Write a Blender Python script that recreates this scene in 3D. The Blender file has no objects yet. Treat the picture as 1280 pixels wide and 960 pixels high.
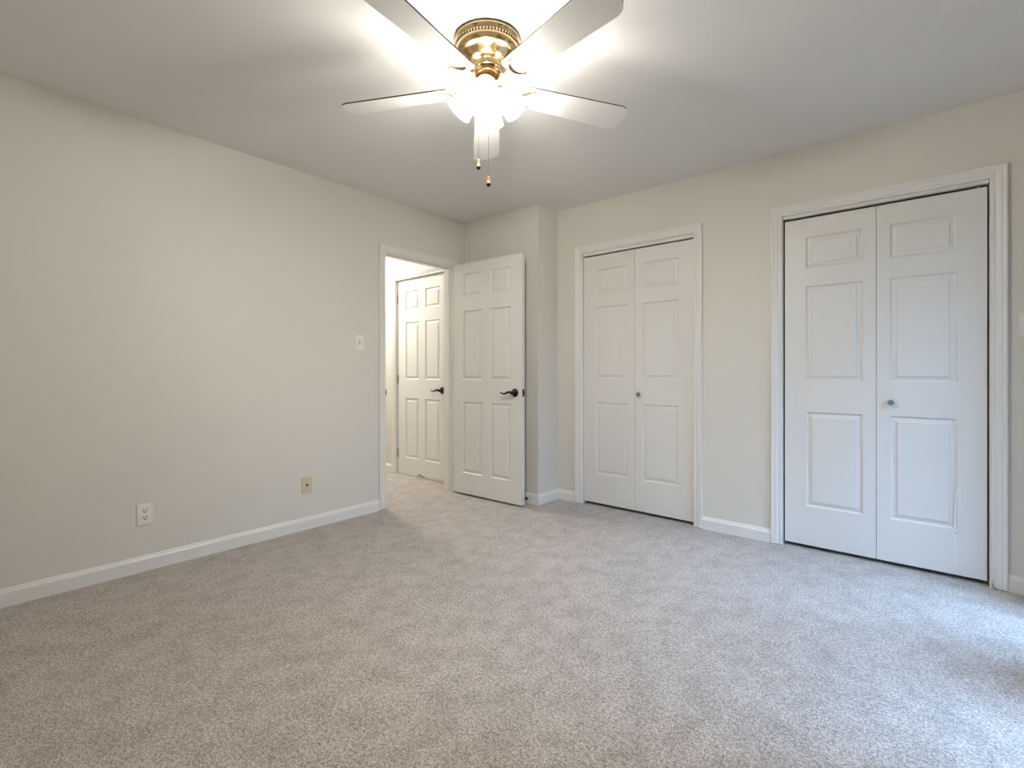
import bpy, bmesh, math, random
from mathutils import Vector, Matrix
from math import pi, sin, cos, radians as R

SC = bpy.context.scene
COL = SC.collection
random.seed(4)

# ------------------------------------------------------------------ camera, world, lights, exposure
CAM_H, YAW = 1.0795, R(40.265)
cam = bpy.data.cameras.new('camera')
cam.sensor_fit = 'HORIZONTAL'; cam.sensor_width = 36.0
cam.lens = 601.5 / 1280 * 36.0
cam.shift_y = -15.5 / 1280
cam.clip_start = 0.02
cam_o = bpy.data.objects.new('camera', cam); COL.objects.link(cam_o)
cam_o.location = (0, 0, CAM_H); cam_o.rotation_euler = (R(90), 0, YAW)
SC.camera = cam_o

SC.view_settings.view_transform = 'Standard'
SC.view_settings.look = 'None'
SC.view_settings.gamma = 1.0
SC.view_settings.use_curve_mapping = False
SC.view_settings.exposure = 0.08

BULB_EMIT = 1540.0       # glow of each small bulb of the ceiling fan
BULB_COL = (1.0, 0.955, 0.865)
SHADE_EMIT = 3.5        # faint glow of the frosted glass around it
SKY_STRENGTH = 28.0
SKY_COL = (0.38, 0.61, 1.0)
HALL_W = 37.0
SKY_AZ = R(-14)

try:
    SC.cycles.max_bounces = 10; SC.cycles.diffuse_bounces = 6; SC.cycles.glossy_bounces = 4
    SC.cycles.transmission_bounces = 6; SC.cycles.transparent_max_bounces = 8
    SC.cycles.sample_clamp_indirect = 4.0
    SC.cycles.caustics_reflective = False; SC.cycles.caustics_refractive = False
    SC.cycles.use_denoising = True
except Exception:
    pass

w = bpy.data.worlds.new('sky'); SC.world = w; w.use_nodes = True
nt = w.node_tree; nt.nodes.clear()
N = nt.nodes.new; LK = nt.links.new
tc = N('ShaderNodeTexCoord'); sx = N('ShaderNodeSeparateXYZ')
rp = N('ShaderNodeValToRGB'); bg = N('ShaderNodeBackground'); wo = N('ShaderNodeOutputWorld')
e = rp.color_ramp.elements                                        # height above the horizon: ground, trees, open sky
e[0].position = 0.0; e[0].color = (0.010, 0.011, 0.008, 1)
e[1].position = 1.0; e[1].color = SKY_COL + (1,)
for p_, k_ in ((0.06, .10), (0.20, .27), (0.50, .33), (0.66, 1.0)):   # low band brightened to send bluer light onto the walls, then open sky
    a_ = e.new(p_); a_.color = tuple(c * k_ for c in SKY_COL) + (1,)
LK(tc.outputs['Generated'], sx.inputs[0]); LK(sx.outputs['Z'], rp.inputs[0])
# sky dimmed to both sides, shaping the daylight into one main direction
cxy = N('ShaderNodeCombineXYZ'); LK(sx.outputs['X'], cxy.inputs[0]); LK(sx.outputs['Y'], cxy.inputs[1])
nrm = N('ShaderNodeVectorMath'); nrm.operation = 'NORMALIZE'; LK(cxy.outputs[0], nrm.inputs[0])
dt = N('ShaderNodeVectorMath'); dt.operation = 'DOT_PRODUCT'; LK(nrm.outputs[0], dt.inputs[0]); dt.inputs[1].default_value = (cos(SKY_AZ), sin(SKY_AZ), 0)
ar = N('ShaderNodeMapRange'); ar.interpolation_type = 'SMOOTHSTEP'
ar.inputs['From Min'].default_value = .60; ar.inputs['From Max'].default_value = .97; ar.inputs['To Min'].default_value = .10; ar.inputs['To Max'].default_value = 1.0
LK(dt.outputs['Value'], ar.inputs['Value'])
ms = N('ShaderNodeMath'); ms.operation = 'MULTIPLY'; ms.inputs[1].default_value = SKY_STRENGTH; LK(ar.outputs[0], ms.inputs[0])
LK(rp.outputs[0], bg.inputs[0]); LK(ms.outputs[0], bg.inputs[1]); LK(bg.outputs[0], wo.inputs[0])

def area_light(name, loc, rot, sx_, sy_, energy, color, portal=False):
    l = bpy.data.lights.new(name, 'AREA'); l.shape = 'RECTANGLE'; l.size = sx_; l.size_y = sy_
    l.energy = energy; l.color = color
    if portal:
        l.cycles.is_portal = True
    o = bpy.data.objects.new(name, l); COL.objects.link(o); o.location = loc; o.rotation_euler = rot
    return o

# ------------------------------------------------------------------ room dimensions
H = 2.44
XL, YF, YJ, XJ = -3.206, 3.378, 3.107, -2.354       # left wall, closet wall, corner jog front, corner jog side
XR, YN = 0.52, -0.62                                # right wall, near wall
TH = 0.115
XH = -5.0                                           # far side of the hall
WINS = [(1.60, 2.17), (2.54, 3.10)]; SZ0, SZ = .12, 2.02   # two tall window openings in the right wall

for _a, _b in WINS:
    area_light('daylight_portal', (XR + TH + .02, (_a + _b) / 2, (SZ0 + SZ) / 2), (0, R(90), 0), SZ - SZ0, _b - _a, 1, (1, 1, 1), portal=True)
area_light('hall_lamp', (-4.62, 2.60, 2.40), (0, 0, 0), .35, .35, HALL_W, (1.0, 0.97, 0.885))

# ------------------------------------------------------------------ materials
MATS = {}
def mat(name, color, rough=0.5, metal=0.0, spec=0.5, noise=0.0, nscale=40, bump=0.0, bscale=200, emit=None, emits=0.0, coat=0.0):
    if name in MATS: return MATS[name]
    m = bpy.data.materials.new(name); m.use_nodes = True
    n = m.node_tree.nodes; l = m.node_tree.links
    b = n['Principled BSDF']
    b.inputs['Roughness'].default_value = rough; b.inputs['Metallic'].default_value = metal
    b.inputs['Specular IOR Level'].default_value = spec
    if coat: b.inputs['Coat Weight'].default_value = coat
    t = n.new('ShaderNodeTexCoord')
    c4 = tuple(color) + (1,)
    if noise:
        nz = n.new('ShaderNodeTexNoise'); nz.inputs['Scale'].default_value = nscale; nz.inputs['Detail'].default_value = 4
        mx = n.new('ShaderNodeMix'); mx.data_type = 'RGBA'
        mx.inputs[6].default_value = tuple(x * (1 - noise) for x in color) + (1,)
        mx.inputs[7].default_value = tuple(min(1, x * (1 + noise)) for x in color) + (1,)
        l.new(t.outputs['Object'], nz.inputs['Vector']); l.new(nz.outputs['Fac'], mx.inputs[0]); l.new(mx.outputs[2], b.inputs['Base Color'])
    else:
        b.inputs['Base Color'].default_value = c4
    if bump:
        nb = n.new('ShaderNodeTexNoise'); nb.inputs['Scale'].default_value = bscale; nb.inputs['Detail'].default_value = 3
        bp = n.new('ShaderNodeBump'); bp.inputs['Strength'].default_value = bump; bp.inputs['Distance'].default_value = .002
        l.new(t.outputs['Object'], nb.inputs['Vector']); l.new(nb.outputs['Fac'], bp.inputs['Height']); l.new(bp.outputs[0], b.inputs['Normal'])
    if emit:
        b.inputs['Emission Color'].default_value = tuple(emit) + (1,); b.inputs['Emission Strength'].default_value = emits
    MATS[name] = m
    return m

WALL = mat('greige_wall_paint', (0.69, 0.662, 0.605), rough=.55, spec=.35, noise=.012, nscale=3, bump=.06, bscale=160)
CEIL = mat('flat_ceiling_paint', (0.79, 0.78, 0.765), rough=.8, spec=.2, noise=.012, nscale=4, bump=.05, bscale=140)
TRIM = mat('white_trim_paint', (0.77, 0.755, 0.725), rough=.32, spec=.5, noise=.01, nscale=9)
DOORM = mat('white_door_paint', (0.74, 0.725, 0.695), rough=.38, spec=.45, noise=.012, nscale=6, bump=.035, bscale=90)
DARK = mat('dark_gap', (0.01, 0.01, 0.01), rough=.9, spec=.1)
BRASS = mat('polished_brass', (0.86, 0.66, 0.37), rough=.16, metal=1.0)
ABRASS = mat('pale_brass', (0.86, 0.70, 0.45), rough=.25, metal=1.0)
COPPER = mat('copper_sleeve', (0.80, 0.52, 0.34), rough=.3, metal=1.0)
BRONZE = mat('oil_rubbed_bronze', (0.030, 0.022, 0.018), rough=.3, metal=.85)
BLACKR = mat('black_rubber', (0.012, 0.012, 0.012), rough=.6)
STEEL = mat('zinc_track', (0.62, 0.61, 0.60), rough=.35, metal=.6)
PLATE = mat('white_plastic', (0.80, 0.78, 0.73), rough=.35)
IVORY = mat('ivory_plastic', (0.62, 0.54, 0.36), rough=.4)
SLOT = mat('outlet_slot', (0.03, 0.025, 0.02), rough=.7)
BLADEW = mat('white_blade', (0.80, 0.79, 0.765), rough=.4, noise=.02, nscale=8)
BLADEB = mat('brown_blade_edge', (0.10, 0.065, 0.04), rough=.5)
FOBW = mat('reddish_wood_fob', (0.42, 0.17, 0.09), rough=.35, noise=.2, nscale=60)
CHAIN = mat('chain_brass', (0.62, 0.45, 0.30), rough=.35, metal=.9)
ALU = mat('white_vinyl_frame', (0.75, 0.75, 0.75), rough=.35)
VENTM = mat('white_vent_enamel', (0.82, 0.81, 0.79), rough=.4)
CRYST = mat('crystal_knob', (0.30, 0.42, 0.46), rough=.08, metal=.9)
WOODCHIP = mat('bare_wood', (0.40, 0.29, 0.19), rough=.8, noise=.25, nscale=120)
STAIN = mat('yellowed_paint', (0.68, 0.61, 0.46), rough=.6, noise=.25, nscale=50)

def glow_glass():
    m = bpy.data.materials.new('frosted_glass_shade'); m.use_nodes = True
    n = m.node_tree.nodes; l = m.node_tree.links; b = n['Principled BSDF']
    b.inputs['Base Color'].default_value = (.9, .89, .87, 1); b.inputs['Roughness'].default_value = .3
    b.inputs['Emission Color'].default_value = (1.0, .94, .85, 1)
    b.inputs['Emission Strength'].default_value = SHADE_EMIT
    tr = n.new('ShaderNodeBsdfTransparent'); mx = n.new('ShaderNodeMixShader'); mx.inputs[0].default_value = .52
    tl = n.new('ShaderNodeBsdfTranslucent'); tl.inputs[0].default_value = (.9, .89, .87, 1); m2 = n.new('ShaderNodeMixShader'); m2.inputs[0].default_value = .55
    l.new(b.outputs[0], m2.inputs[1]); l.new(tl.outputs[0], m2.inputs[2])
    l.new(tr.outputs[0], mx.inputs[1]); l.new(m2.outputs[0], mx.inputs[2]); l.new(mx.outputs[0], n['Material Output'].inputs[0])
    return m
SHADE = glow_glass()
BULBM = mat('lit_bulb', (1, 1, 1), emit=BULB_COL, emits=BULB_EMIT)

def carpet():
    m = bpy.data.materials.new('cut_pile_carpet'); m.use_nodes = True
    n = m.node_tree.nodes; l = m.node_tree.links; b = n['Principled BSDF']
    b.inputs['Roughness'].default_value = .95; b.inputs['Specular IOR Level'].default_value = .1
    b.inputs['Sheen Weight'].default_value = .25; b.inputs['Sheen Roughness'].default_value = .5
    t = n.new('ShaderNodeTexCoord')
    def noise(scale, detail=3, rough=.6, mp=None, dist=0):
        z = n.new('ShaderNodeTexNoise'); z.inputs['Scale'].default_value = scale; z.inputs['Detail'].default_value = detail
        z.inputs['Roughness'].default_value = rough; z.inputs['Distortion'].default_value = dist
        if mp:
            p = n.new('ShaderNodeMapping'); p.inputs['Scale'].default_value = mp[0]; p.inputs['Rotation'].default_value = (0, 0, mp[1])
            l.new(t.outputs['Object'], p.inputs['Vector']); l.new(p.outputs[0], z.inputs['Vector'])
        else: l.new(t.outputs['Object'], z.inputs['Vector'])
        return z
    def ramp(src, p0, c0, p1, c1):
        r = n.new('ShaderNodeValToRGB'); e = r.color_ramp.elements
        e[0].position = p0; e[0].color = c0 + (1,); e[1].position = p1; e[1].color = c1 + (1,)
        l.new(src.outputs['Fac'], r.inputs[0]); return r
    def mult(a, bb, f=1.0):
        x = n.new('ShaderNodeMix'); x.data_type = 'RGBA'; x.blend_type = 'MULTIPLY'; x.inputs[0].default_value = f
        l.new(a, x.inputs[6]); l.new(bb, x.inputs[7]); return x.outputs[2]
    fine = noise(170, 2, .7)
    tuft = noise(75, 3, .7)
    patch = noise(10, 5, .70, ((1, .85, 1), R(-35)), .2)
    broad = noise(1.7, 3, .5, ((1, .5, 1), R(20)))
    c = ramp(fine, .30, (.22, .188, .163), .62, (.78, .71, .65)).outputs[0]
    c = mult(c, ramp(tuft, .34, (.60, .585, .57), .60, (1.0, 1.0, 1.0)).outputs[0])
    c = mult(c, ramp(patch, .36, (.78, .765, .75), .60, (1.0, 1.0, 1.0)).outputs[0])
    c = mult(c, ramp(broad, .35, (.92, .92, .92), .65, (1, 1, 1)).outputs[0])
    l.new(c, b.inputs['Base Color'])
    ad = n.new('ShaderNodeMath'); ad.operation = 'ADD'
    l.new(fine.outputs['Fac'], ad.inputs[0]); l.new(tuft.outputs['Fac'], ad.inputs[1])
    bp = n.new('ShaderNodeBump'); bp.inputs['Strength'].default_value = .7; bp.inputs['Distance'].default_value = .006
    l.new(ad.outputs[0], bp.inputs['Height']); l.new(bp.outputs[0], b.inputs['Normal'])
    return m
CARPET = carpet()

def glass_mat():
    m = bpy.data.materials.new('clear_window_glass'); m.use_nodes = True
    n = m.node_tree.nodes; l = m.node_tree.links; n.clear()
    o = n.new('ShaderNodeOutputMaterial'); tr = n.new('ShaderNodeBsdfTransparent'); gl = n.new('ShaderNodeBsdfGlossy')
    gl.inputs['Roughness'].default_value = .02; tr.inputs[0].default_value = (.93, .95, .95, 1)
    mx = n.new('ShaderNodeMixShader'); mx.inputs[0].default_value = .06
    l.new(tr.outputs[0], mx.inputs[1]); l.new(gl.outputs[0], mx.inputs[2]); l.new(mx.outputs[0], o.inputs[0])
    return m
GLASS = glass_mat()

# ------------------------------------------------------------------ mesh helpers
def box(bm, x0, x1, y0, y1, z0, z1, bev=0.0, mi=0):
    vs = [bm.verts.new(p) for p in ((x0,y0,z0),(x1,y0,z0),(x1,y1,z0),(x0,y1,z0),(x0,y0,z1),(x1,y0,z1),(x1,y1,z1),(x0,y1,z1))]
    fs = [bm.faces.new([vs[i] for i in q]) for q in ((0,3,2,1),(4,5,6,7),(0,1,5,4),(1,2,6,5),(2,3,7,6),(3,0,4,7))]
    for f in fs: f.material_index = mi
    if bev:
        ed = {e for f in fs for e in f.edges}
        r = bmesh.ops.bevel(bm, geom=list(ed), offset=bev, segments=2, affect='EDGES', profile=.6)
        for f in r['faces']: f.material_index = mi
    return vs

def lathe(bm, prof, seg=40, M=None, mi=0, smooth=True, cap0=False, cap1=False):
    rings = []
    for r, z in prof:
        ring = []
        for k in range(seg):
            a = 2*pi*k/seg
            p = Vector((r*cos(a), r*sin(a), z))
            ring.append(bm.verts.new(M @ p if M else p))
        rings.append(ring)
    for i in range(len(rings)-1):
        for k in range(seg):
            f = bm.faces.new((rings[i][k], rings[i][(k+1)%seg], rings[i+1][(k+1)%seg], rings[i+1][k]))
            f.smooth = smooth; f.material_index = mi
    if cap0: bm.faces.new(rings[0][::-1]).material_index = mi
    if cap1: bm.faces.new(rings[-1]).material_index = mi
    return rings

def tube(bm, pts, rad, seg=8, mi=0, smooth=True):
    pts = [Vector(p) for p in pts]
    rads = rad if isinstance(rad, (list, tuple)) else [rad]*len(pts)
    rings = []; prev = None
    for i, p in enumerate(pts):
        d = (pts[min(i+1, len(pts)-1)] - pts[max(i-1, 0)]).normalized()
        if prev is None:
            n = d.orthogonal().normalized()
        else:
            n = (prev - d * prev.dot(d)).normalized()
        prev = n; b = d.cross(n)
        rings.append([bm.verts.new(p + (n*cos(2*pi*k/seg) + b*sin(2*pi*k/seg))*rads[i]) for k in range(seg)])
    for i in range(len(rings)-1):
        for k in range(seg):
            f = bm.faces.new((rings[i][k], rings[i][(k+1)%seg], rings[i+1][(k+1)%seg], rings[i+1][k])); f.smooth = smooth; f.material_index = mi
    bm.faces.new(rings[0][::-1]).material_index = mi; bm.faces.new(rings[-1]).material_index = mi

def prism(bm, outline, t0, t1, mapf, mi=0, mi_side=None, mi_top=None):
    """outline (u,v) polygon extruded between t0 and t1; mapf(u,v,t) -> world"""
    a = [bm.verts.new(mapf(u, v, t0)) for u, v in outline]; b = [bm.verts.new(mapf(u, v, t1)) for u, v in outline]
    n = len(outline)
    f = bm.faces.new(a[::-1]); f.material_index = mi
    f = bm.faces.new(b); f.material_index = mi if mi_top is None else mi_top
    for k in range(n):
        f = bm.faces.new((a[k], a[(k+1)%n], b[(k+1)%n], b[k])); f.material_index = mi if mi_side is None else mi_side

def obj(name, bm, mats, parent=None, loc=None, fix=True):
    if fix: bmesh.ops.recalc_face_normals(bm, faces=bm.faces[:])
    me = bpy.data.meshes.new(name); bm.to_mesh(me); bm.free()
    for m in (mats if isinstance(mats, (list, tuple)) else [mats]): me.materials.append(m)
    o = bpy.data.objects.new(name, me); COL.objects.link(o)
    if parent is not None: o.parent = parent
    if loc is not None: o.location = loc
    return o

def tag(o, label, cat, group=None, kind=None):
    o['label'] = label; o['category'] = cat
    if group: o['group'] = group
    if kind: o['kind'] = kind
    return o

def thing(name, label, cat, loc=(0, 0, 0), rz=0.0, group=None, kind=None):
    o = bpy.data.objects.new(name, None); COL.objects.link(o); o.location = loc; o.rotation_euler = (0, 0, rz)
    o.empty_display_size = .05
    return tag(o, label, cat, group, kind)

def S(o, label, cat): return tag(o, label, cat, kind='structure')

# ------------------------------------------------------------------ shell
OP_E = (2.2275, 2.9745, 2.032)        # rough opening of the entry doorway (y0, y1, top)
C1 = (-2.107, -1.203); C2 = (-.651, .2675); CT = 2.043      # closet jamb faces
HD = (-4.247, -3.462, 2.040)          # hall door jamb faces
JT = 0.018

bm = bmesh.new(); box(bm, XH - .2, XR + TH, YN - TH, YF + .9, -.05, 0)
S(obj('floor', bm, CARPET), 'beige grey cut pile carpet covering the bedroom and the hall floor', 'floor')
bm = bmesh.new(); box(bm, XH - .2, XR + TH, YN - TH, YF + .9, H, H + .08)
S(obj('ceiling', bm, CEIL), 'smooth pale grey ceiling above the bedroom', 'ceiling')

bm = bmesh.new()
box(bm, XL - TH, XL, YN, OP_E[0], 0, H); box(bm, XL - TH, XL, OP_E[1], YJ, 0, H); box(bm, XL - TH, XL, OP_E[0], OP_E[1], OP_E[2], H)
S(obj('wall_left', bm, WALL), 'long plain greige wall on the left with the doorway to the hall', 'wall')

bm = bmesh.new(); box(bm, XL - TH, XJ, YJ, YF + TH, 0, H)
S(obj('wall_jog', bm, WALL), 'short greige corner wall stepping forward behind the open entry door', 'wall')

bm = bmesh.new()
a0, a1, b0, b1 = C1[0]-JT, C1[1]+JT, C2[0]-JT, C2[1]+JT; ct = CT + JT
for (p, q, z0) in ((XJ, a0, 0), (a0, a1, ct), (a1, b0, 0), (b0, b1, ct), (b1, XR + TH, 0)):
    box(bm, p, q, YF, YF + TH, z0, H)
S(obj('wall_far', bm, WALL), 'greige wall holding both white bifold closets', 'wall')

bm = bmesh.new()
edges = [YN] + [v for p in WINS for v in p] + [YF]
for k in range(0, len(edges), 2): box(bm, XR, XR + TH, edges[k], edges[k+1], 0, H)
for _a, _b in WINS: box(bm, XR, XR + TH, _a, _b, SZ, H); box(bm, XR, XR + TH, _a, _b, 0, SZ0)
S(obj('wall_right', bm, WALL), 'greige wall on the right with two tall windows', 'wall')
bm = bmesh.new(); box(bm, XL - TH, XR + TH, YN - TH, YN, 0, H)
S(obj('wall_near', bm, WALL), 'greige wall behind the viewpoint', 'wall')

h0, h1, ht = HD[0]-JT, HD[1]+JT, HD[2]+JT
bm = bmesh.new()
for (p, q, z0) in ((XH, h0, 0), (h0, h1, ht), (h1, XL - TH, 0)):
    box(bm, p, q, YJ, YJ + TH, z0, H)
S(obj('wall_hall_end', bm, WALL), 'bright wall at the end of the hall around the closed hall door', 'wall')
bm = bmesh.new(); box(bm, XH - TH, XH, -.2, YJ + TH, 0, H)
S(obj('wall_hall_left', bm, WALL), 'far side wall of the hall seen through the doorway', 'wall')
bm = bmesh.new(); box(bm, XH - TH, XL - TH, -.2 - TH, -.2, 0, H)
S(obj('wall_hall_near', bm, WALL), 'wall closing the near end of the hall', 'wall')
# closet interiors
bm = bmesh.new(); box(bm, XJ - .1, XR + TH, YF + .75, YF + .85, 0, H)
S(obj('wall_closet', bm, WALL), 'dark wall at the back of the closets', 'wall')
bm = bmesh.new(); box(bm, -.98, -.88, YF + TH, YF + .75, 0, H)
S(obj('wall_closet_divider', bm, WALL), 'partition between the two closets', 'wall')
bm = bmesh.new(); box(bm, XJ - .1, XJ, YF + TH, YF + .75, 0, H)
S(obj('wall_closet_left', bm, WALL), 'side wall inside the smaller closet', 'wall')
bm = bmesh.new(); box(bm, XR, XR + TH, YF + TH, YF + .75, 0, H)
S(obj('wall_closet_right', bm, WALL), 'side wall inside the larger closet', 'wall')
bm = bmesh.new(); box(bm, h0 - .1, h1 + .1, YJ + .5, YJ + .55, 0, H)
S(obj('wall_behind_hall_door', bm, WALL), 'wall behind the closed hall door', 'wall')

# ------------------------------------------------------------------ casing, jambs, baseboards
CAS = [(0, 0), (0, .008), (.004, .0105), (.011, .0105), (.014, .0085), (.017, .0085), (.022, .012), (.030, .0145), (.038, .0155),
       (.041, .0145), (.044, .0165), (.050, .0185), (.055, .0185), (.058, .016), (.058, 0)]
def casing(bm, a0, a1, zt, mapf, z0=0.004):
    """mapf(along, up, out)"""
    cols = []
    for s, t in CAS:
        cols.append([bm.verts.new(mapf(*p)) for p in ((a0 - s, z0, t), (a0 - s, zt + s, t), (a1 + s, zt + s, t), (a1 + s, z0, t))])
    for i in range(len(cols) - 1):
        for k in range(3):
            bm.faces.new((cols[i][k], cols[i][k+1], cols[i+1][k+1], cols[i+1][k]))
    bm.faces.new([c[0] for c in cols]); bm.faces.new([c[3] for c in cols])
def jamb(bm, a0, a1, zt, mapf, depth, stop=None):
    for (p, q, z0, z1) in ((a0 - JT, a0, 0, zt + JT), (a1, a1 + JT, 0, zt + JT), (a0, a1, zt, zt + JT)):
        vs = [mapf(x, z, t) for x in (p, q) for z in (z0, z1) for t in (0, -depth)]
        xs, ys, zs = zip(*vs); box(bm, min(xs), max(xs), min(ys), max(ys), min(zs), max(zs))
    if stop:
        t0, t1, k = stop
        for (p, q, z0, z1) in ((a0, a0 + k, 0, zt), (a1 - k, a1, 0, zt), (a0 + k, a1 - k, zt - k, zt)):
            vs = [mapf(x, z, t) for x in (p, q) for z in (z0, z1) for t in (t0, t1)]
            xs, ys, zs = zip(*vs); box(bm, min(xs), max(xs), min(ys), max(ys), min(zs), max(zs))
far = lambda a, z, t: (a, YF - t, z)
lef = lambda a, z, t: (XL + t, a, z)
hal = lambda a, z, t: (a, YJ - t, z)
rig = lambda a, z, t: (XR - t, a, z)

bm = bmesh.new(); casing(bm, OP_E[0] + JT - .005, OP_E[1] - JT + .005, OP_E[2] - JT + .005, lef)
jamb(bm, OP_E[0] + JT, OP_E[1] - JT, OP_E[2] - JT, lef, TH, stop=(-.040, -.075, .010))
tr1 = S(obj('trim_1', bm, TRIM), 'white moulded casing and jamb around the doorway to the hall', 'door trim')
bm = bmesh.new(); casing(bm, C1[0] - .005, C1[1] + .005, CT + .002, far); jamb(bm, C1[0], C1[1], CT, far, TH)
tr2 = S(obj('trim_2', bm, TRIM), 'white moulded casing around the smaller closet in the middle', 'door trim')
bm = bmesh.new(); casing(bm, C2[0] - .005, C2[1] + .005, CT + .002, far); jamb(bm, C2[0], C2[1], CT, far, TH)
tr3 = S(obj('trim_3', bm, TRIM), 'white moulded casing around the large closet on the right', 'door trim')
bm = bmesh.new(); casing(bm, HD[0] - .005, HD[1] + .005, HD[2] + .002, hal); jamb(bm, HD[0], HD[1], HD[2], hal, TH, stop=(-.058, -.09, .010))
tr4 = S(obj('trim_4', bm, TRIM), 'white casing around the closed hall door', 'door trim')
# strike plate on the left jamb of the entry doorway
bm = bmesh.new(); yj = OP_E[0] + JT
box(bm, XL - .036, XL - .004, yj - .001, yj + .0025, .885, .945, bev=.0008)
box(bm, XL - .006, XL + .004, yj - .004, yj + .006, .893, .937, bev=.0012)
obj('strike_plate', bm, BRONZE, tr1)
# bare chipped wood at the foot of the large closet's right casing
bm = bmesh.new()
pts = [(.2695, .0045), (.2695, .030), (.2712, .046), (.2725, .028), (.2745, .024), (.277, .012), (.284, .009), (.2875, .0045)]
prism(bm, pts, .0108, .0122, lambda u, v, t: (u + .004, YF - t, v))
obj('chipped_corner', bm, WOODCHIP, tr3)
# folding-door head tracks
for c, t_, td in ((C1, tr2, .022), (C2, tr3, .016)):
    bm = bmesh.new(); y0 = YF + .012
    box(bm, c[0] + .002, c[1] - .002, y0, y0 + .0035, CT - td, CT); box(bm, c[0] + .002, c[1] - .002, y0 + .03, y0 + .0335, CT - td, CT)
    box(bm, c[0] + .002, c[1] - .002, y0 + .0035, y0 + .03, CT - .004, CT)
    obj('track', bm, TRIM, t_)['label'] = 'white metal track the folding doors hang from'

BASE = [(0, 0), (.0125, 0), (.0125, .060), (.0115, .066), (.0085, .071), (.0065, .078), (.0045, .083), (0, .085)]
def base_run(name, pts, label, side=1):
    """pts: floor-plan polyline along the wall face; profile thickness goes to the left (side=1) or right (-1)"""
    P = [Vector((x, y)) for x, y in pts]; bm = bmesh.new(); cols = []
    for i, p in enumerate(P):
        ds = []
        if i > 0: ds.append((P[i] - P[i-1]).normalized())
        if i < len(P) - 1: ds.append((P[i+1] - P[i]).normalized())
        ns = [Vector((-d.y, d.x)) * side for d in ds]
        if len(ns) == 1: m = ns[0]
        else:
            m = ns[0] + ns[1]; m = m / m.dot(ns[0])
        cols.append([bm.verts.new((p.x + m.x*t, p.y + m.y*t, z)) for t, z in BASE])
    for i in range(len(cols) - 1):
        for k in range(len(BASE) - 1):
            bm.faces.new((cols[i][k], cols[i+1][k], cols[i+1][k+1], cols[i][k+1]))
        bm.faces.new((cols[i][-1], cols[i+1][-1], cols[i+1][0], cols[i][0]))
    bm.faces.new(cols[0]); bm.faces.new(cols[-1][::-1])
    o = obj(name, bm, TRIM); return S(o, label, 'baseboard')
cw = .058
base_run('baseboard_left', [(XL, YN), (XL, OP_E[0] + JT - .005 - cw)], 'long white baseboard along the left wall', side=-1)
base_run('baseboard_jog', [(XL, OP_E[1] - JT + .005 + cw), (XL, YJ), (XJ, YJ), (XJ, YF), (C1[0] - .005 - cw, YF)], 'white baseboard turning around the corner jog to the smaller closet', side=-1)
base_run('baseboard_far', [(C1[1] + .005 + cw, YF), (C2[0] - .005 - cw, YF)], 'short white baseboard between the two closets', side=-1)
base_run('baseboard_far', [(C2[1] + .005 + cw, YF), (XR, YF), (XR, YN), (XL, YN)], 'white baseboard right of the large closet running on along the window wall', side=-1)
base_run('baseboard_hall', [(XH, -.2), (XH, YJ), (HD[0] - .005 - cw, YJ)], 'white baseboard in the hall left of the hall door', side=-1)
base_run('baseboard_hall', [(XL - TH, OP_E[0] - .06), (XL - TH, -.2)], 'white baseboard on the hall side of the bedroom wall', side=-1)

# ------------------------------------------------------------------ panelled doors
LOOP = [(0, 0), (.003, .004), (.007, .0090), (.011, .0102), (.014, .0098), (.017, .0085), (.030, .0058), (.0312, .0022), (.0325, .0012)]
def door_face(bm, W, Z, cols, rows, mapf):
    us = sorted({0, W, *[x for c in cols for x in c]}); zs = sorted({0, Z, *[x for r in rows for x in r]})
    grid = {(i, j): bm.verts.new(mapf(u, z, 0)) for i, u in enumerate(us) for j, z in enumerate(zs)}
    for i in range(len(us) - 1):
        for j in range(len(zs) - 1):
            ring = [grid[i, j], grid[i+1, j], grid[i+1, j+1], grid[i, j+1]]
            if (us[i], us[i+1]) in cols and (zs[j], zs[j+1]) in rows:
                for s, d in LOOP[1:]:
                    new = [bm.verts.new(mapf(u, z, d)) for u, z in ((us[i]+s, zs[j]+s), (us[i+1]-s, zs[j]+s), (us[i+1]-s, zs[j+1]-s), (us[i]+s, zs[j+1]-s))]
                    for k in range(4): bm.faces.new((ring[k], ring[(k+1)%4], new[(k+1)%4], new[k]))
                    ring = new
            bm.faces.new(ring)
    n, m = len(us) - 1, len(zs) - 1
    return ([grid[i, 0] for i in range(n+1)], [grid[n, j] for j in range(m+1)], [grid[i, m] for i in range(n, -1, -1)], [grid[0, j] for j in range(m, -1, -1)])
def door_slab(W, Z, T, cols, rows, back_panels=True):
    """local: u along +x, front face at y=0 facing -y, z up"""
    bm = bmesh.new()
    f = door_face(bm, W, Z, cols, rows, lambda u, z, d: (u, d, z))
    b = door_face(bm, W, Z, cols, rows, lambda u, z, d: (u, T - d, z))
    for s in range(4):
        for k in range(len(f[s]) - 1):
            bm.faces.new((f[s][k], f[s][k+1], b[s][k+1], b[s][k]))
    bmesh.ops.remove_doubles(bm, verts=bm.verts[:], dist=1e-5)
    return bm

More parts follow.
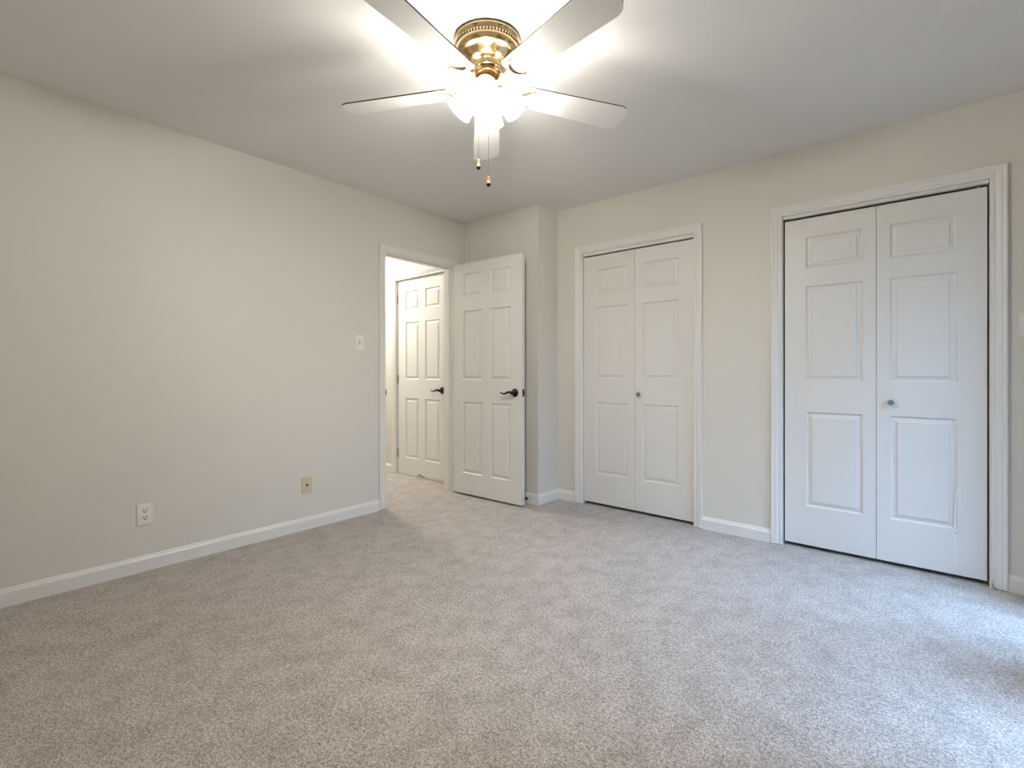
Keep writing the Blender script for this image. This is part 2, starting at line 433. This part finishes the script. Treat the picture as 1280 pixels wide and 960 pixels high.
def lever(parent, u, z, y, label=None):
    """rosette and wave lever pointing to -x, mounted on the face y (facing -y)"""
    k = bpy.data.objects.new('handle', None)
    bm = bmesh.new()
    M = Matrix.Translation((u, y, z)) @ Matrix.Rotation(R(90), 4, 'X')
    lathe(bm, [(0, 0), (.033, 0), (.034, .003), (.032, .007), (.026, .0105), (.018, .013), (.013, .016), (.0115, .045), (.013, .050), (.0125, .056), (.009, .060), (0.0005, .061)], 32, M)
    pts = []; rad = []
    for i in range(17):
        t = i / 16
        pts.append((u + .004 - .118*t, y - .050 + .004*sin(t*pi), z + .007*sin(t*2*pi*1.02 + .2) * (1.0 if t > .12 else t/.12) - .002))
        rad.append(.0105*(1-t)**.8*.75 + .0042)
    tube(bm, pts, rad, 12)
    o = obj('handle', bm, BRONZE, parent); o['label'] = label or 'dark bronze lever handle'
    bpy.data.objects.remove(k)
    return o

SIX_R = [(.180, .800), (.990, 1.590), (1.712, 1.912)]
# entry door, standing open a little past square against the corner wall
d1 = S(thing('door_1', '', '', (-3.160, 2.930, .018), R(1.9)), 'white six panel entry door standing open with dark lever in front of the corner wall', 'door')
W1, Z1 = .760, 2.003
obj('panel', door_slab(W1, Z1, .035, [(.105, .338), (.430, .648)], SIX_R), DOORM, d1)
lever(d1, W1 - .070, .893, 0, 'dark bronze lever handle')
bm = bmesh.new(); M = Matrix.Translation((W1 - .070, .035, .893)) @ Matrix.Rotation(R(-90), 4, 'X')
lathe(bm, [(0, 0), (.033, 0), (.034, .003), (.030, .008), (.016, .013), (.012, .016), (.0115, .045), (0.0005, .05)], 28, M)
tube(bm, [(W1 - .07 - .115*t/8, .035 + .045, .893 + .006*sin(t/8*6.28)) for t in range(9)], [.0095 - .0045*t/8 for t in range(9)], 10)
obj('handle', bm, BRONZE, d1)
bm = bmesh.new(); box(bm, W1 - .001, W1 + .0015, .006, .029, .863, .923, bev=.0006); box(bm, W1, W1 + .010, .011, .024, .886, .900)
obj('latch_plate', bm, BRONZE, d1)
for hz in (.18, 1.0, 1.80):
    bm = bmesh.new(); box(bm, -.0016, .0004, .004, .032, hz, hz + .089); tube(bm, [(-.006, .039, hz), (-.006, .039, hz + .089)], .006, 10)
    obj('hinge', bm, BRASS, d1)

# hall door (closed)
d2 = S(thing('door_2', '', '', (HD[0] + .004, YJ + .020, .004)), 'closed white six panel hall door seen through the doorway', 'door')
W2, Z2 = HD[1] - HD[0] - .008, 2.032
obj('panel', door_slab(W2, Z2, .035, [(.135, .350), (.450, .668)], [(.180, .800), (.995, 1.590), (1.715, 1.912)]), DOORM, d2)
lever(d2, W2 - .070, .893, 0, 'dark bronze lever handle on the hall door')
bm = bmesh.new(); box(bm, W2 - .012, W2 - .002, -.0015, .001, .865, .925)
obj('latch_plate', bm, BRONZE, d2)
for hz in (.17, .95, 1.80):
    bm = bmesh.new(); tube(bm, [(-.004, -.005, hz), (-.004, -.005, hz + .089)], .006, 10)
    tube(bm, [(-.004, -.005, hz - .006), (-.004, -.005, hz + .095)], .0035, 8); box(bm, -.003, .022, -.0012, .0005, hz + .002, hz + .087)
    obj('hinge', bm, mat('painted_over_hinge', (.48, .40, .27), rough=.4), d2)
# worn yellowed strip and dark nick along its foot
bm = bmesh.new()
up = []; 
for i in range(25):
    u = .30 + (W2 - .305)*i/24; up.append((u, .016 + .014*i/24 + random.uniform(-.006, .006)))
prism(bm, [(W2 - .005, .0), (.30, .0)] + up, -.0006, .0002, lambda u, v, t: (u, t, v))
obj('worn_strip', bm, STAIN, d2)
bm = bmesh.new(); prism(bm, [(.335, .030), (.35, .036), (.37, .033), (.43, .022), (.46, .018), (.43, .016), (.37, .023), (.35, .025)], -.0009, .0002, lambda u, v, t: (u, t - .0004, v - .008))
obj('nick', bm, SLOT, d2)

# bifold closets
ROWS_B = [(.235, .810), (.998, 1.576), (1.685, 1.874)]
def crystal_knob(parent, u, z):
    bm = bmesh.new(); M = Matrix.Translation((u, 0, z)) @ Matrix.Rotation(R(90), 4, 'X')
    lathe(bm, [(0, 0), (.014, 0), (.0145, .003), (.010, .006), (.007, .012)], 24, M)
    k = obj('knob', bm, ABRASS, parent); k['label'] = 'small knob with brass rosette'
    bm = bmesh.new()
    lathe(bm, [(.006, .011), (.012, .014), (.0165, .020), (.0165, .025), (.012, .031), (.005, .033), (.0005, .0332)], 8, M, smooth=False)
    obj('crystal', bm, CRYST, k)
def bifold(name, label, c, fold, knob_u, ldoor=None, rows=ROWS_B, cl=None, cr=None, top=2.0):
    t = S(thing(name, '', '', (0, YF + .020, .024)), label, 'closet door')
    x0, x1 = c[0] + cl, c[1] - cr
    Z = top - .024
    for (a, b, mrg) in ((x0, fold - .001, 0), (fold + .001, x1, 1)):
        Wd = b - a
        m = Wd / 2 - .1425
        cc = (.112, Wd - .060) if mrg == 0 else (.060, Wd - .110)
        e_ = bpy.data.objects
        lf = obj('leaf', door_slab(Wd, Z, .030, [cc], rows), DOORM, t, loc=(a, 0, 0))
        # pivot pin at the outer top corner
        px = .03 if mrg == 0 else Wd - .03
        bm = bmesh.new(); tube(bm, [(px, .015, Z - .002), (px, .015, Z + .016)], .005, 10)
        obj('pivot_pin', bm, STEEL, lf)
    crystal_knob(t, knob_u, .884)
    return t, x0, x1
b1_, _, _ = bifold('door_3', 'smaller white bifold closet door with crystal knob beside the corner', C1, -1.6535, -1.616, cl=.003, cr=.004, top=2.0105)
b2_, _, _ = bifold('door_4', 'large white bifold closet door with paint drip on the right', C2, -.186, -.121, cl=.009, cr=.0075, top=2.0120)
# paint drip and a chip on the right leaf of the large closet
bm = bmesh.new()
def zz(px, v): return 1.0795 + (464.5 - v) * 2.69 / 601.5 - .024
film = lambda ol: prism(bm, ol, -.0004, .0002, lambda u, v, t: (u, t, v))
film([(.1395, .003), (.1440, .003), (.1445, .16), (.1450, .30), (.1465, .385), (.1500, .430), (.1535, .444), (.1520, .452), (.1470, .445), (.1425, .405), (.1400, .34), (.1400, .15)])
film([(.1520, .452), (.1535, .444), (.1570, .425), (.1600, .395), (.1620, .345), (.1650, .320), (.1665, .345), (.1650, .390), (.1610, .430), (.1565, .450)])
o = obj('paint_drip', bm, mat('glossy_drip_paint', (.82, .81, .79), rough=.18), b2_); o['label'] = 'dried white paint drip'
bm = bmesh.new(); prism(bm, [(.138, .219), (.146, .2215), (.151, .217), (.152, .213), (.147, .2155), (.141, .2165)], -.0004, .0002, lambda u, v, t: (u, t, v))
obj('paint_chip', bm, WOODCHIP, b2_)

# two tall windows in the right wall (daylight)
for i, (y0, y1) in enumerate(WINS):
    wn = S(thing('window_%d' % (i + 1), '', '', (XR, 0, 0)), ('tall window in the right wall nearer the viewpoint', 'tall window in the right wall nearer the large closet')[i], 'window')
    bm = bmesh.new(); k = .045
    box(bm, .02, .09, y0, y0 + k, SZ0, SZ); box(bm, .02, .09, y1 - k, y1, SZ0, SZ); box(bm, .02, .09, y0 + k, y1 - k, SZ0, SZ0 + k); box(bm, .02, .09, y0 + k, y1 - k, SZ - k, SZ)
    obj('frame', bm, ALU, wn)
    bm = bmesh.new(); box(bm, .055, .059, y0 + k, y1 - k, SZ0 + k, SZ - k); obj('pane', bm, GLASS, wn)
    bm = bmesh.new(); box(bm, -.02, .02, y0 - .06, y1 + .06, SZ0 - .022, SZ0, bev=.003); obj('sill', bm, TRIM, wn)
    bm = bmesh.new(); casing(bm, y0 - .002, y1 + .002, SZ + .002, rig, z0=SZ0); S(obj('trim_%d' % (5 + i), bm, TRIM), ('white casing around the window nearer the viewpoint', 'white casing around the window nearer the large closet')[i], 'window trim')

# ------------------------------------------------------------------ wall plates
def plate_mesh(w=.070, h=.115, t=.0055):
    bm = bmesh.new(); box(bm, -w/2, w/2, -t, 0, -h/2, h/2, bev=.0022); return bm
def screw(parent, z, m, y=-.0055, x=0):
    bm = bmesh.new(); M = Matrix.Translation((x, y, z)) @ Matrix.Rotation(R(90), 4, 'X')
    lathe(bm, [(.0035, -.001), (.0035, .0006), (.002, .0012), (.0003, .0013)], 12, M); obj('screw', bm, m, parent)
def switch(name, label, loc, rz, group):
    t = thing(name, label, 'light switch', loc, rz, group)
    obj('plate', plate_mesh(), PLATE, t)
    bm = bmesh.new(); box(bm, -.0055, .0055, -.0065, -.005, -.013, .013); obj('toggle_slot', bm, mat('slot_shadow', (.42, .40, .36), rough=.6), t)
    bm = bmesh.new(); mp = lambda u, v, q: (u, v, q)
    vs = [(-.004, -.006, -.006), (.004, -.006, -.006), (.004, -.006, .006), (-.004, -.006, .006)]
    prism(bm, [(-.006, -.0075), (-.019, .004), (-.0195, .0085), (-.006, .0065)], -.0042, .0042, lambda u, v, q: (q, u, v)); obj('toggle', bm, PLATE, t)
    screw(t, .030, PLATE); screw(t, -.030, PLATE)
    return t
switch('light_switch', 'white toggle light switch on the left wall beside the hall doorway', (XL, 2.013, 1.296), R(90), None)
switch('light_switch', 'white light switch at the right picture edge beyond the large closet', (.403, YF, 1.306), 0, None)
t = thing('wall_outlet', 'white duplex power outlet low on the left wall', 'outlet', (XL, .705, .307), R(90))
obj('plate', plate_mesh(.072, .115), PLATE, t)
for zc in (.0195, -.0195):
    bm = bmesh.new()
    ol = [(.0172*cos(a), max(-.0135, min(.0135, .0172*sin(a)))) for a in [2*pi*k/36 for k in range(36)]]
    prism(bm, ol, -.0075, -.004, lambda u, v, q: (u, q, v + zc)); rc = obj('receptacle', bm, PLATE, t)
    bm = bmesh.new()
    box(bm, -.0084, -.0048, -.0079, -.0074, zc - .002, zc + .0095); box(bm, .0048, .0084, -.0079, -.0074, zc - .001, zc + .0088)
    M = Matrix.Translation((0, -.0074, zc - .0075)) @ Matrix.Rotation(R(90), 4, 'X'); lathe(bm, [(.0036, 0), (.0036, .0005), (.0003, .0005)], 14, M)
    obj('slot', bm, SLOT, rc)
screw(t, 0, PLATE)
t = thing('cable_plate', 'ivory coaxial cable wall plate low on the left wall nearer the doorway', 'wall plate', (XL, 1.607, .303), R(90))
obj('plate', plate_mesh(.070, .112), IVORY, t)
bm = bmesh.new(); M = Matrix.Translation((0, -.0055, 0)) @ Matrix.Rotation(R(90), 4, 'X')
lathe(bm, [(.0075, 0), (.0075, .002)], 6, M, smooth=False, cap1=True); lathe(bm, [(.0047, .002), (.0047, .009), (.0035, .0092), (.0030, .006), (.0003, .006)], 20, M)
cx = obj('connector', bm, BRONZE, t); cx['label'] = 'dark threaded cable connector'
screw(t, .042, IVORY); screw(t, -.042, IVORY)

# door stop on the jog baseboard
t = thing('door_stop', 'small black door stop on the baseboard behind the open entry door', 'door stop', (-2.463, YJ - .0125, .037))
bm = bmesh.new(); M = Matrix.Rotation(R(90), 4, 'X')
lathe(bm, [(.0003, 0), (.0125, 0), (.013, .003), (.009, .008), (.0055, .012), (.0045, .060)], 20, M); obj('stem', bm, BRONZE, t)
bm = bmesh.new(); lathe(bm, [(.0045, .058), (.010, .060), (.0105, .070), (.008, .075), (.0003, .076)], 20, M); obj('bumper', bm, BLACKR, t)

# ceiling register
t = thing('air_vent', 'white louvred ceiling vent at the top right of the picture', 'vent', (.136, 2.30, H))
vw, vl = .140, .294
bm = bmesh.new(); k = .030
for (x0, x1, y0, y1) in ((-vw/2, vw/2, -vl/2, -vl/2 + k), (-vw/2, vw/2, vl/2 - k, vl/2), (-vw/2, -vw/2 + k, -vl/2 + k, vl/2 - k), (vw/2 - k, vw/2, -vl/2 + k, vl/2 - k)):
    box(bm, x0, x1, y0, y1, -.007, 0)
box(bm, -vw/2 - .004, vw/2 + .004, -vl/2 - .004, vl/2 + .004, -.003, 0)
obj('frame', bm, VENTM, t)
bm = bmesh.new(); box(bm, -vw/2 + k, vw/2 - k, -vl/2 + k, vl/2 - k, -.0036, 0); obj('backing', bm, mat('vent_dark', (.03, .03, .028), rough=.8), t)
ns = 19
for i in range(ns):
    y = -vl/2 + k + (vl - 2*k) * (i + .5) / ns
    bm = bmesh.new()
    prism(bm, [(y - .0045, -.0036), (y - .0030, -.0036), (y + .0030, -.0095), (y + .0015, -.0095)], -vw/2 + k, vw/2 - k, lambda u, v, q: (q, u, v))
    obj('slat', bm, VENTM, t)

# ------------------------------------------------------------------ ceiling fan
FX, FY = -1.363, 1.453
fan = thing('ceiling_fan', 'brass ceiling fan with five white blades and four lit frosted glass shades', 'ceiling fan', (FX, FY, H))
zl = lambda z: z - H
bm = bmesh.new()
lathe(bm, [(r, zl(z)) for r, z in ((.10, 2.4399), (.138, 2.4399), (.1385, 2.432), (.1375, 2.426), (.1345, 2.424), (.1345, 2.420), (.1325, 2.4185), (.1305, 2.4035),
     (.1330, 2.4015), (.1325, 2.396), (.1290, 2.388), (.1250, 2.381), (.1200, 2.3775), (.110, 2.3755), (.104, 2.3735), (.096, 2.3685), (.088, 2.361),
     (.078, 2.3535), (.068, 2.3495), (.058, 2.3475), (.0545, 2.3465), (.0555, 2.342), (.0530, 2.338), (.0530, 2.334), (.0555, 2.330), (.0540, 2.325), (.046, 2.323), (.040, 2.3225))], 72)
hous = obj('motor_housing', bm, BRASS, fan)
bm = bmesh.new()
for i in range(64):
    a = 2*pi*i/64; M = Matrix.Rotation(a, 4, 'Z')
    n0 = len(bm.verts); vs = box(bm, .1312, .1330, -.0026, .0026, zl(2.4065), zl(2.4155))
    for v in vs: v.co = M @ v.co
o = obj('vent_slots', bm, mat('vent_slot_dark', (.07, .045, .02), rough=.7), hous)
bm = bmesh.new()
lathe(bm, [(r, zl(z)) for r, z in ((.042, 2.323), (.050, 2.320), (.052, 2.312), (.050, 2.304), (.040, 2.300), (.030, 2.298))], 48)
obj('flywheel', bm, mat('dark_bronze_hub', (.20, .12, .05), rough=.3, metal=1.0), fan)
bm = bmesh.new()
lathe(bm, [(r, zl(z)) for r, z in ((.031, 2.300), (.0315, 2.262), (.036, 2.259), (.044, 2.256), (.048, 2.250), (.048, 2.236), (.044, 2.224), (.034, 2.212), (.024, 2.204), (.014, 2.198), (.010, 2.190), (.011, 2.184), (.007, 2.178), (.0005, 2.177))], 40)
obj('switch_housing', bm, COPPER, fan)

# blades
def blade_outline():
    r0, r1 = .150, .660; pts = []
    w0, w1 = .056, .072
    pts += [(r0, -w0 + .012), (r0 + .012, -w0)]
    pts += [(r1 - .045, -w1), (r1 - .022, -w1 + .006), (r1 - .004, -w1 + .030), (r1, -w1 + .05)]
    pts += [(r1, w1 - .05), (r1 - .004, w1 - .030), (r1 - .022, w1 - .006), (r1 - .045, w1)]
    pts += [(r0 + .012, w0), (r0, w0 - .012)]
    return pts
PITCH = R(-12); BZ = 2.2475
def blade(ang):
    M = Matrix.Rotation(ang, 4, 'Z') @ Matrix.Translation((0, 0, zl(BZ)))
    P = M @ Matrix.Rotation(PITCH, 4, 'X')
    bm = bmesh.new()
    prism(bm, blade_outline(), 0, .006, lambda u, v, t: P @ Vector((u, v, t)), mi=0, mi_side=1, mi_top=1)
    b = obj('blade', bm, [BLADEW, BLADEB], fan)
    # iron: arm from the hub dropping to the blade, ending in an open crescent under it
    bm = bmesh.new()
    dz = 2.306 - BZ
    arm = [(.045, dz), (.060, dz - .001), (.075, dz - .006), (.090, dz - .020), (.103, dz - .042), (.118, dz - .060), (.135, dz - .0655), (.150, dz - .0655)]
    ol = []
    ws = [.012, .011, .010, .009, .009, .010, .012, .012]
    up = [[bm.verts.new(M @ Vector((r, sgn*wd, z + th))) for (sgn, th) in ((-1, 0), (1, 0), (1, .006), (-1, .006))] for (r, z), wd in zip(arm, ws)]
    for i in range(len(up) - 1):
        for k in range(4):
            f = bm.faces.new((up[i][k], up[i][(k+1)%4], up[i+1][(k+1)%4], up[i+1][k])); f.smooth = False
    bm.faces.new(up[0][::-1]); bm.faces.new(up[-1])
    # crescent
    out, inn = [], []
    cxr = .192; n = 18
    for i in range(n + 1):
        a = R(82) + R(196) * i / n
        tk = .0075 + .0065 * sin(pi * i / n)
        ro = .046
        out.append((cxr + ro*cos(a), ro*.95*sin(a))); inn.append((cxr + (ro - tk)*cos(a), (ro - tk)*.95*sin(a)))
    lo = [[bm.verts.new(P @ Vector((u, v, z))) for z in (-.008, -.0002)] for u, v in out]
    li = [[bm.verts.new(P @ Vector((u, v, z))) for z in (-.008, -.0002)] for u, v in inn]
    for i in range(n):
        bm.faces.new((lo[i][0], lo[i+1][0], li[i+1][0], li[i][0])); bm.faces.new((lo[i][1], li[i][1], li[i+1][1], lo[i+1][1]))
        bm.faces.new((lo[i][0], lo[i][1], lo[i+1][1], lo[i+1][0])); bm.faces.new((li[i][0], li[i+1][0], li[i+1][1], li[i][1]))
    for i in (0, n): bm.faces.new((lo[i][0], li[i][0], li[i][1], lo[i][1]))
    for (u, v) in (out[1], out[-2]):
        q = P @ Vector((u, v, -.008)); lathe(bm, [(.0055, 0), (.005, -.003), (.0005, -.0042)], 12, Matrix.Translation(q))
    obj('blade_iron', bm, ABRASS, b)
for k in range(5):
    blade(R(93.6 + 72*k) + YAW)

# light kit: four arms, shades and bulbs
def light(ang):
    A = Matrix.Rotation(ang, 4, 'Z')
    neck = Vector((.047, 0, zl(2.243))); tilt = R(41)
    d = Vector((sin(tilt), 0, -cos(tilt)))
    bm = bmesh.new()
    tube(bm, [A @ Vector(p) for p in ((.040, 0, zl(2.243)), (.047, 0, zl(2.250)), (.050, 0, zl(2.246)), tuple(neck + d*.004))], .008, 12)
    X = A @ Matrix.Translation(neck) @ Matrix.Rotation(pi - tilt, 4, 'Y')
    lathe(bm, [(.010, -.006), (.021, -.003), (.0255, .003), (.0255, .016), (.024, .017)], 28, X)
    for j in range(3):
        a = 2*pi*j/3; tube(bm, [X @ Vector((.0255*cos(a), .0255*sin(a), .010)), X @ Vector((.034*cos(a), .034*sin(a), .010))], .0025, 8)
    arm = obj('lamp_arm', bm, BRASS, fan)
    bm = bmesh.new()
    pr = [(.0225, .004), (.0235, .012), (.030, .018), (.040, .028), (.0440, .040), (.0465, .055), (.0480, .070), (.0500, .086), (.0530, .102), (.0555, .112)]
    inner = [(r - .003, z) for r, z in pr][::-1]
    n = 48
    rings = []
    for r, z in pr + [(.0548, .1145)] + [(.0530, .1135)] + inner:
        ring = []
        fl = max(0, (z - .078) / .037)
        for k in range(n):
            a = 2*pi*k/n
            rr = r * (1 + .018*fl*cos(12*a))
            ring.append(bm.verts.new(X @ Vector((rr*cos(a), rr*sin(a), z))))
        rings.append(ring)
    for i in range(len(rings) - 1):
        for k in range(n):
            f = bm.faces.new((rings[i][k], rings[i][(k+1)%n], rings[i+1][(k+1)%n], rings[i+1][k])); f.smooth = True
    sh = obj('glass_shade', bm, SHADE, fan)
    bm = bmesh.new()
    lathe(bm, [(.0005, .094), (.010, .092), (.0175, .084), (.0210, .073), (.0205, .062), (.016, .048), (.0125, .037), (.0125, .018)], 24, X)
    obj('bulb', bm, BULBM, sh)
for k in range(4):
    light(R(-93 + 90*k) + YAW)

# pull chains
def chain(dx, dy, z0, z1, label):
    bm = bmesh.new(); n = 42
    ax = Vector((cos(YAW), sin(YAW), 0)); ay = Vector((-sin(YAW), cos(YAW), 0))
    p = ax*dx + ay*dy
    tube(bm, [(p.x, p.y, zl(z0)), (p.x, p.y, zl(z1 + .040))], .0009, 6)
    for i in range(n):
        z = zl(z0 - (z0 - z1 - .042) * i / (n - 1)); M = Matrix.Translation((p.x, p.y, z))
        lathe(bm, [(.0002, -.0014), (.0014, 0), (.0002, .0014)], 6, M)
    c = obj('pull_chain', bm, CHAIN, fan); c['label'] = label
    bm = bmesh.new(); M = Matrix.Translation((p.x, p.y, zl(z1)))
    lathe(bm, [(.0015, .042), (.0035, .0415), (.0042, .038), (.0055, .026), (.0078, .016), (.0088, .0145)], 20, M)
    lathe(bm, [(.0088, .0145), (.0092, .0135), (.0092, .0115), (.0088, .0105)], 20, M, mi=1)
    lathe(bm, [(.0088, .0105), (.0085, .006), (.0060, .0015), (.0003, 0)], 20, M, mi=2)
    obj('fob', bm, [FOBW, COPPER, BLACKR], c)
chain(-.036, -.022, 2.225, 1.905, 'shorter pull chain with wooden fob')
chain(.0065, -.050, 2.225, 1.825, 'longer pull chain with wooden fob')
